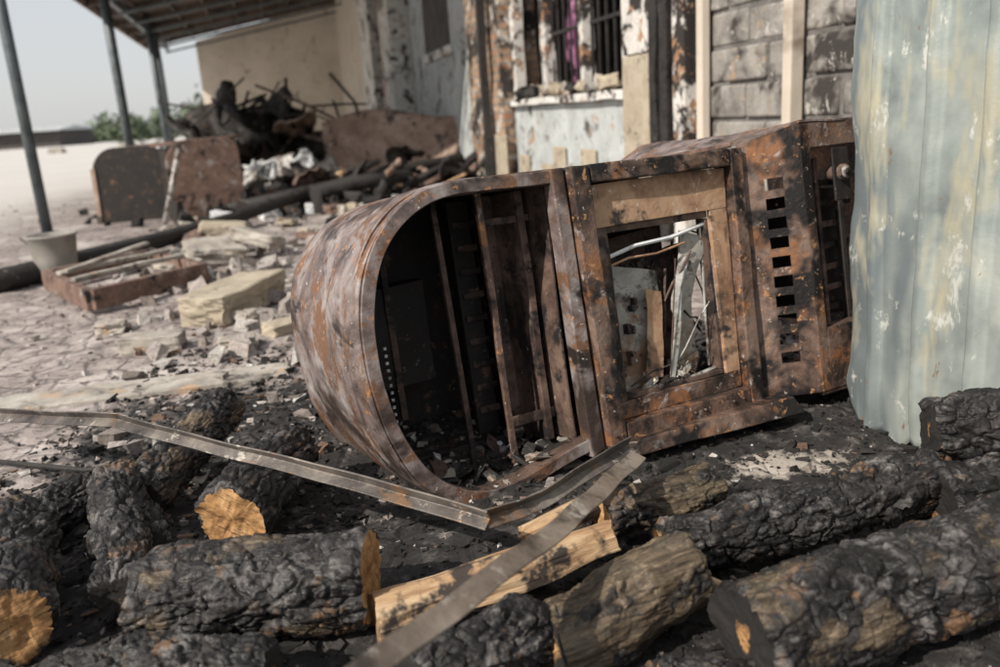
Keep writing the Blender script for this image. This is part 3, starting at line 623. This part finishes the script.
for i in range(nx):
    for j in range(nz):
        x=sY(7.75)+i/nx*.55; zz=1.3+j/nz*1.25; V.append((x,-.25+.05*math.sin(i*.9)+.02*math.sin(j*.4+i),zz+.15*math.sin(i*.35)*(1-j/nz)))
mkobj('window_curtain',V,grid_faces(nx,nz),CLOTH,B,smooth=True)
for i in range(26):
    s_=r5.uniform(.05,.18); rock('sill_debris_%d'%i,(s_,s_*.7,s_*.6),(sY(r5.uniform(6.6,9.2)),r5.uniform(-.12,.03),1.08+s_*.2),r5.uniform(0,6),r5.choice([CONC,BLACK,TAN,BLACK]),B,.3,i,(.3,.2),3)
bb('brick_pier',9.4,10.85,-.3,.12,0,HT,PIER,sub=12,warp=.04,ws=3)
bb('pier_base_tiles',9.3,9.95,.125,.15,0,.7,TAN)
bb('pier_pipe',9.7,9.78,.17,.26,0,HT,BLACK,sub=8,warp=.02)
bb('side_wall',10.87,15.2,-.25,0,0,HT+1,PLAST,sub=8,warp=.01)
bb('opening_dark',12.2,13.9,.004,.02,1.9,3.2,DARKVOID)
bb('opening_frame',12.1,14.0,.003,.05,1.75,1.88,WHITEP,sub=4,warp=.01)
bb('column_white_a',15.3,16.4,-.2,.35,0,4.6,WHITEP,sub=8,warp=.02)
bb('column_brown',16.6,17.6,-.2,.2,0,4.6,BROWNM,sub=5,warp=.02)
bb('column_white_b',17.9,19.3,-.2,.35,0,4.6,WHITEP,sub=8,warp=.02)
bb('back_wall',19.35,28.1,-.3,0,0,4.7,CREAM)
bb('room_back',.1,28,-5.2,-5,0,HT,DARKVOID)
bb('building_roof',.1,28.2,-5.2,-.05,HT+.005,HT+.15,DARKVOID)
for i in range(9):
    bb('base_tile_%d'%i,6.0+i*.36,6.33+i*.36,.064 if i<2 else .012,.08 if i<2 else .03,0,r5.uniform(.3,.6),TAN)
def wb(name,X0,X1,Y0,Y1,z0,z1,mat,parent,**k): return box(name,(X0,Y0,z0),(X1,Y1,z1),mat,parent,**k)
G2=empty('gable_wall'); hexa('wall',[(-9.0,28,0),(-4.4,28,0),(-4.4,28.3,0),(-9.0,28.3,0),(-9.0,28,3.7),(-4.4,28,4.7),(-4.4,28.3,4.7),(-9.0,28.3,3.7)],CREAM,G2,bev=.02,sub=6,warp=.01)
wb('plinth',-9.02,-4.5,27.9,27.99,0,.5,CONC,G2)

# ---------------------------------------------------------------- canopy
CN=empty('canopy')
def post(Y,r=.055):
    X=-4.62-.26*(Y-8.72)
    tube('post_%d'%int(Y),[(X,Y,0),(X,Y,1.8),(X,Y,3.75)],r,POSTM,CN,n=14)
    tube('post_base_%d'%int(Y),[(X,Y,0),(X,Y,.05)],r*2,POSTM,CN,n=14)
for Y in (8.72,15.2,21.2,22.3): post(Y,.055 if Y<10 else .08)
def CX(Y,f):
    x0=-5.5-.26*(Y-8.72); x1=2.76-.26*Y+.2; return x0+(x1-x0)*f
def CZ(f): return 3.72+f*.95
nY=60;V=[]
for Y in np.linspace(9.2,28.2,nY):
    for f in np.linspace(0,1,30): V.append((CX(Y,f),Y,CZ(f)+.015*math.sin(Y*14)))
o=mkobj('roof_sheet',V,grid_faces(nY,30),ROOFM,CN); sd=o.modifiers.new('s','SOLIDIFY'); sd.thickness=.01
def beam(name,p,q,w,h_,mat=POSTM):
    p,q=Vector(p),Vector(q); d=(q-p).normalized(); s=d.cross(Vector((0,0,1))).normalized()*w/2; u=Vector((0,0,h_))
    hexa(name,[p-s-u,q-s-u,q+s-u,p+s-u,p-s,q-s,q+s,p+s],mat,CN,bev=0)
for i,Y in enumerate(np.arange(9.3,28.2,1.8)):
    beam('rafter_%d'%i,(CX(Y,0),Y,CZ(0)-.03),(CX(Y,.98),Y,CZ(.98)-.03),.07,.14,ROOFM)
    beam('truss_%d'%i,(CX(Y,.1),Y,CZ(0)-.32),(CX(Y,.98),Y,CZ(.98)-.40),.05,.05,POSTM)
for i,f in enumerate(np.linspace(0.004,.95,9)):
    beam('purlin_%d'%i,(CX(9.2,f),9.2,CZ(f)-.02),(CX(28.1,f),28.1,CZ(f)-.02),.05,.09,ROOFM)
beam('eave_beam',(CX(9.2,.1),9.2,CZ(.1)-.12),(CX(28.1,.1),28.1,CZ(.1)-.12),.1,.2)
beam('fascia',(CX(9.2,-.004),9.2,CZ(0)+.06),(CX(28.1,-.004),28.1,CZ(0)+.06),.03,.22,BROWNM)

# ---------------------------------------------------------------- midground objects
bk=empty('bucket'); V=[];n=32
for zz,rr in ((0,.11),(.005,.125),(.15,.14),(.30,.157),(.305,.166),(.32,.166),(.32,.155),(.02,.118)):
    for k in range(n): V.append((-3.08+rr*math.cos(6.2832*k/n),5.85+rr*math.sin(6.2832*k/n),zz+.01))
mkobj('body',V,grid_faces(8,n,True).tolist()+[list(range(n)),[7*n+k for k in range(n)]],BUCK,bk,smooth=True)
tube('handle',[(-3.08+.165*math.cos(t),5.85+.165*math.sin(t)*.5-.1,.33-.1*math.sin(t)) for t in np.linspace(0,3.14,14)],.004,ANGLE,bk,n=6)
wf=empty('wooden_frame'); A_=np.array([-2.95,5.45]);Bq=np.array([-2.27,4.6]);Cq=np.array([-1.87,5.3]);Dq=A_+Cq-Bq
def plank(name,p,q,w,z0,z1,mat,par):
    p,q=np.array(p),np.array(q); d=(q-p)/np.linalg.norm(q-p); s=np.array([-d[1],d[0]])*w/2
    return hexa(name,[(*(p-s),z0),(*(q-s),z0),(*(q+s),z0),(*(p+s),z0),(*(p-s),z1),(*(q-s),z1),(*(q+s),z1),(*(p+s),z1)],mat,par,bev=.006,sub=4,warp=.008)
plank('side_a',A_,Bq,.06,.02,.14,WOODF,wf);plank('side_b',Bq,Cq,.06,.022,.142,WOODF,wf);plank('side_c',Cq,Dq,.06,.02,.14,WOODF,wf);plank('side_d',Dq,A_,.06,.018,.138,WOODF,wf)
plank('brace_a',(A_*2+Bq)/3,(Dq*2+Cq)/3,.05,.144,.17,CONC,wf);plank('brace_b',(A_+Bq*2)/3,(Dq+Cq*2)/3,.05,.144,.17,CONC,wf);plank('brace_c',(A_+Bq)/2,Dq,.045,.172,.195,CONC,wf)
rock('concrete_block_fragment',(.27,.75,.15),(-1.42,4.45,.075),math.radians(-10),TAN,None,.06,2,(0,0),10)
rock('concrete_block_fragment',(.27,.13,.08),(-1.58,3.68,.04),math.radians(5),CONC,None,.07,3)
rock('concrete_block_fragment',(.16,.11,.06),(-1.17,3.6,.03),.3,CONC,None,.12,4)
rock('concrete_slab_fragment',(.4,.3,.12),(-2.05,6.1,.1),.5,CONC,None,.12,5,(.2,.1))
rock('concrete_slab_fragment',(.35,.22,.1),(-1.75,6.2,.16),-.3,CONC,None,.12,6,(-.2,.25))
rock('concrete_slab_fragment',(.4,.2,.16),(-2.35,7.3,.09),.2,TAN,None,.1,7,(.1,.1))
rock('concrete_slab_fragment',(.26,.2,.09),(-2.2,5.75,.05),1.0,CONC,None,.12,8)
rock('concrete_slab_fragment',(.3,.22,.12),(-.95,4.55,.06),1.2,CONC,None,.15,9)
rock('brick_fragment',(.22,.11,.07),(-1.0,3.85,.03),.8,TAN,None,.08,10,(.1,0))
rock('stone',(.12,.09,.07),(-1.25,4.1,.03),.8,CONC,None,.25,11); rock('stone',(.1,.08,.06),(-.85,3.6,.03),.2,CONC,None,.25,12); rock('stone',(.14,.1,.06),(-1.95,4.1,.03),.2,CONC,None,.25,13)
plank('concrete_strip',(-2.9,2.78),(-.86,3.22),.2,-.02,.012,CONC,None)
tube('charred_beam',[(-4.2,5.0,.07),(-3.31,5.53,.08),(-2.79,6.9,.1),(-2.45,8.2,.12),(-2.1,9.5,.2),(-1.2,10.1,.35),(-.3,10.3,.4)],[.08,.08,.07,.06,.06,.07,.08],BLACK,n=16,rough=.035)
def dpanel(name,w,h_,th,mat,par,M,cut=False):
    pts=[(-w/2,0)]
    r_=w*.35
    for t in np.linspace(math.pi,math.pi/2,10): pts.append((-w/2+r_+r_*math.cos(t),h_-r_+r_*math.sin(t)))
    r2=w*.2
    for t in np.linspace(math.pi/2,0,8): pts.append((w/2-r2+r2*math.cos(t),h_-r2+r2*math.sin(t)))
    pts.append((w/2,0)); n=len(pts)
    V=[(x,-th/2,z) for x,z in pts]+[(x,th/2,z) for x,z in pts]
    F=[list(range(n)),list(range(n,2*n))[::-1]]+[[i,i+n,(i+1)%n+n,(i+1)%n] for i in range(n)]
    o=mkobj(name,V,F,mat,par); o.matrix_parent_inverse=Matrix.Identity(4); o.matrix_basis=M; bevel(o,.006,2,50); return o
DK=empty('overturned_desk')
T=Matrix.Translation; RZ=lambda a: Matrix.Rotation(math.radians(a),4,'Z')
dpanel('side_panel_a',.78,.84,.045,SOOT,DK,T((-4.1,9.75,0))@RZ(8))
dpanel('side_panel_b',.80,.88,.05,WOODF,DK,T((-3.18,9.55,0))@RZ(28))
hexa('desk_top',[(-4.25,9.80,.80),(-2.95,9.70,.84),(-2.9,10.3,.86),(-4.2,10.5,.82),(-4.25,9.80,.83),(-2.95,9.70,.87),(-2.9,10.3,.89),(-4.2,10.5,.85)],WOODF,DK,sub=3,warp=.01)
hexa('modesty_panel',[(-3.75,9.78,0),(-3.5,9.6,0),(-3.48,9.63,0),(-3.73,9.81,0),(-3.75,9.78,.8),(-3.5,9.6,.8),(-3.48,9.63,.8),(-3.73,9.81,.8)],SOOT,DK,sub=2,warp=.01)
hexa('edge_trim',[(-4.52,9.66,0),(-4.47,9.66,0),(-4.47,9.70,0),(-4.52,9.70,0),(-4.50,9.66,.62),(-4.45,9.66,.62),(-4.45,9.70,.62),(-4.50,9.70,.62)],BROWNM,DK)
tube('leaning_leg',[(-3.55,9.1,0),(-3.42,9.15,.4),(-3.3,9.2,.8)],.03,ALU,DK,n=10)
# debris heap
hp=empty('burned_debris_heap'); r6=np.random.RandomState(11)
def crumple(name,c,size,mat,seed,amp=.35,par=None):
    n=16; g=np.linspace(-.5,.5,n); X_,Y_=np.meshgrid(g,g,indexing='ij'); P=np.stack([X_.ravel(),Y_.ravel(),0*X_.ravel()],1)
    Zc=fbm(P*2.5+seed,3,seed)*amp; V=np.stack([P[:,0],P[:,1],Zc],1)*size
    R_=np.array(Matrix.Rotation(r6.uniform(-1.1,1.1),3,'X')@Matrix.Rotation(r6.uniform(-.8,.8),3,'Y')@Matrix.Rotation(r6.uniform(0,6),3,'Z')); V=V@R_.T+np.array(c)
    o=mkobj(name,V,grid_faces(n,n),mat,par or hp,smooth=True); sd=o.modifiers.new('s','SOLIDIFY'); sd.thickness=.015
for i in range(26):
    crumple('sheet_%d'%i,(r6.uniform(-4.5,-2.3),r6.uniform(13,15.5),r6.uniform(.2,1.15)),r6.uniform(.5,1.0),[SOOT,BLACK,INRUST,BLACK,SOOT,BLACK,BROWNM][i%7],i+40)
for i in range(9):
    crumple('plastic_%d'%i,(r6.uniform(-3.7,-2.1),r6.uniform(11.4,12.4),r6.uniform(.12,.35)),r6.uniform(.4,.8),WHITEM if i%2 else ALU,i+80,.6)
for i in range(44):
    c=np.array((r6.uniform(-4.6,-2.4),r6.uniform(13,15.5),r6.uniform(.3,1.3))); d=r6.normal(0,1,3)*np.array([1,.5,.7]); d/=np.linalg.norm(d); l=r6.uniform(.4,.9)
    m_=c+r6.normal(0,.12,3); a=c-d*l;b_=c+d*l; a[2]=max(a[2],.02);b_[2]=np.clip(b_[2],.02,1.95)
    tube('bar_%d'%i,[a,m_,b_],r6.uniform(.012,.03),[BLACK,INRUST,SOOT][i%3],hp,n=6,rough=.02,seed=i)
V=[];nx=24;nz=16
for i in range(nx):
    for j in range(nz):
        u=i/(nx-1);w=j/(nz-1); V.append((-2.25+1.75*u+.25*w*(u-.3), 11.9+.35*math.sin(u*3.1)+.35*w, .05+ (1.0+.12*math.sin(u*5))*w*(1-.1*(1-u))))
o=mkobj('rusty_curved_sheet',V,grid_faces(nx,nz),BROWNM,smooth=True); sd=o.modifiers.new('s','SOLIDIFY'); sd.thickness=.02
cp=empty('charred_timber_pile')
for i in range(40):
    x=r6.uniform(-2.3,-.2); y=r6.uniform(9.6,11.2); l=r6.uniform(.2,.6); a=r6.uniform(-1.2,1.2); z0=r6.uniform(.06,.42); m1=r6.uniform(-.08,.08)
    tube('timber_%d'%i,[(x-l*math.cos(a),y-l*math.sin(a),z0*.4+.03),(x+m1,y,z0*.8),(x+l*.4*math.cos(a),y+l*.4*math.sin(a)+m1,z0),(x+l*math.cos(a),y+l*math.sin(a),z0+r6.uniform(-.1,.25))],[r6.uniform(.015,.06) for _ in range(4)],[BLACK,BROWNM,BLACK,WOODF,BLACK,SPLIT][i%6],cp,n=8,rough=.07,seed=i)
for i in range(16):
    crumple('scrap_%d'%i,(r6.uniform(-2.3,-.2),r6.uniform(9.7,11),r6.uniform(.1,.4)),r6.uniform(.2,.55),[SOOT,BROWNM,INRUST,BLACK][i%4],i+140,.5,cp)
tube('charred_trunk',[(-2.9,9.3,.1),(-2.2,9.6,.16),(-1.5,9.5,.28),(-.9,9.8,.3)],[.05,.08,.09,.08],BLACK,n=14,rough=.07)
for i in range(34):
    rock('rubble_chunk',(r6.uniform(.08,.34),r6.uniform(.08,.25),r6.uniform(.05,.14)),(r6.uniform(-3.6,-.8),r6.uniform(6.0,9.8),.05),r6.uniform(0,6),[CONC,TAN,WOODF,CONC,WHITEM][i%5],None,.22,i+30,(r6.uniform(-.2,.2),r6.uniform(-.2,.2)),4)

# ---------------------------------------------------------------- distance
WH=empty('warehouse'); box('walls',(-170,170,0),(-84,185,3.0),DARKVOID,WH,bev=0); hexa('roof',[(-172,168,3.05),(-83,168,3.05),(-83,187,3.05),(-172,187,3.05),(-171,177,4.0),(-84,177,4.0),(-84,178,4.0),(-171,178,4.0)],PLAST,WH,bev=0)
m,nt,b=newmat('distant_foliage'); a=attr(nt); nt.links.new(a.outputs['Color'],b.inputs['Base Color']); b.inputs['Roughness'].default_value=.9; LEAF=m
def leaves(name,cl,N,size):
    r7=np.random.RandomState(4)
    k=r7.randint(0,len(cl),N); cl=np.array(cl)
    c=cl[k,:3]+r7.normal(0,.42,(N,3))*cl[k,3:4]; c[:,2]=np.abs(c[:,2])
    T_=r7.normal(0,1,(N,3,3))*size; V=(c[:,None]+T_).reshape(-1,3)
    col=np.array([.10,.13,.08])*r7.uniform(.5,1.5,(N,1)); 
    return mkobj(name,V,np.arange(N*3).reshape(-1,3),LEAF,col=np.repeat(col,3,axis=0))
r8=np.random.RandomState(2)
leaves('distant_tree_line',[(x,r8.uniform(200,230),r8.uniform(.5,2.0),r8.uniform(1.5,4)) for x in np.arange(-220,-20,3.5)],7000,.7)
leaves('distant_trees',[(x,r8.uniform(95,105),r8.uniform(1.0,2.6+1.5*(x>-36)),r8.uniform(.8,1.6)) for x in np.arange(-44,-28,1.0)],3000,.25)
for i in range(8): 
    rock('distant_stone',(1.2,.6,.5),(-60+i*5,60+i*2,.2),0,CONC,None,.2,i,(0,0),2)

# ---------------------------------------------------------------- light, world, camera
w=bpy.data.worlds.new('World'); S.world=w; w.use_nodes=True; nt=w.node_tree; nt.nodes.clear()
sk=nt.nodes.new('ShaderNodeTexSky'); sk.sky_type='NISHITA'; sk.sun_disc=False
az_s,el=math.radians(-132),math.radians(38)   # sun comes from the left and behind the camera
sk.sun_elevation=el; sk.sun_rotation=az_s; sk.dust_density=2; sk.air_density=1.0; sk.ozone_density=1.0
hz=nt.nodes.new('ShaderNodeMix'); hz.data_type='RGBA'; hz.inputs[0].default_value=.65; hz.inputs[7].default_value=(8.1,8.1,8.2,1)
nt.links.new(sk.outputs[0],hz.inputs[6])
bg=nt.nodes.new('ShaderNodeBackground'); bg.inputs[1].default_value=.105; ow=nt.nodes.new('ShaderNodeOutputWorld')
nt.links.new(hz.outputs[2],bg.inputs[0]); nt.links.new(bg.outputs[0],ow.inputs[0])
sd=Vector((math.sin(az_s)*math.cos(el),math.cos(az_s)*math.cos(el),math.sin(el)))
L=bpy.data.lights.new('sun','SUN'); L.energy=5.0; L.angle=math.radians(.6); L.color=(1,.925,.82)
lo=bpy.data.objects.new('sun',L); COL.objects.link(lo); lo.rotation_mode='QUATERNION'; lo.rotation_quaternion=sd.to_track_quat('Z','Y')
cam=bpy.data.cameras.new('camera'); co=bpy.data.objects.new('camera',cam); COL.objects.link(co)
cam.lens=30; cam.sensor_width=36; cam.clip_end=3000; cam.clip_start=.02
MC=Matrix.Rotation(math.radians(90-14.9),4,'X')@Matrix.Rotation(math.radians(-3.9),4,'Z'); MC.translation=Vector((0,0,.95)); co.matrix_world=MC
cam.dof.use_dof=True; cam.dof.focus_distance=2.0; cam.dof.aperture_fstop=2.4
S.camera=co
S.view_settings.view_transform='Standard'; S.view_settings.look='None'; S.view_settings.exposure=0
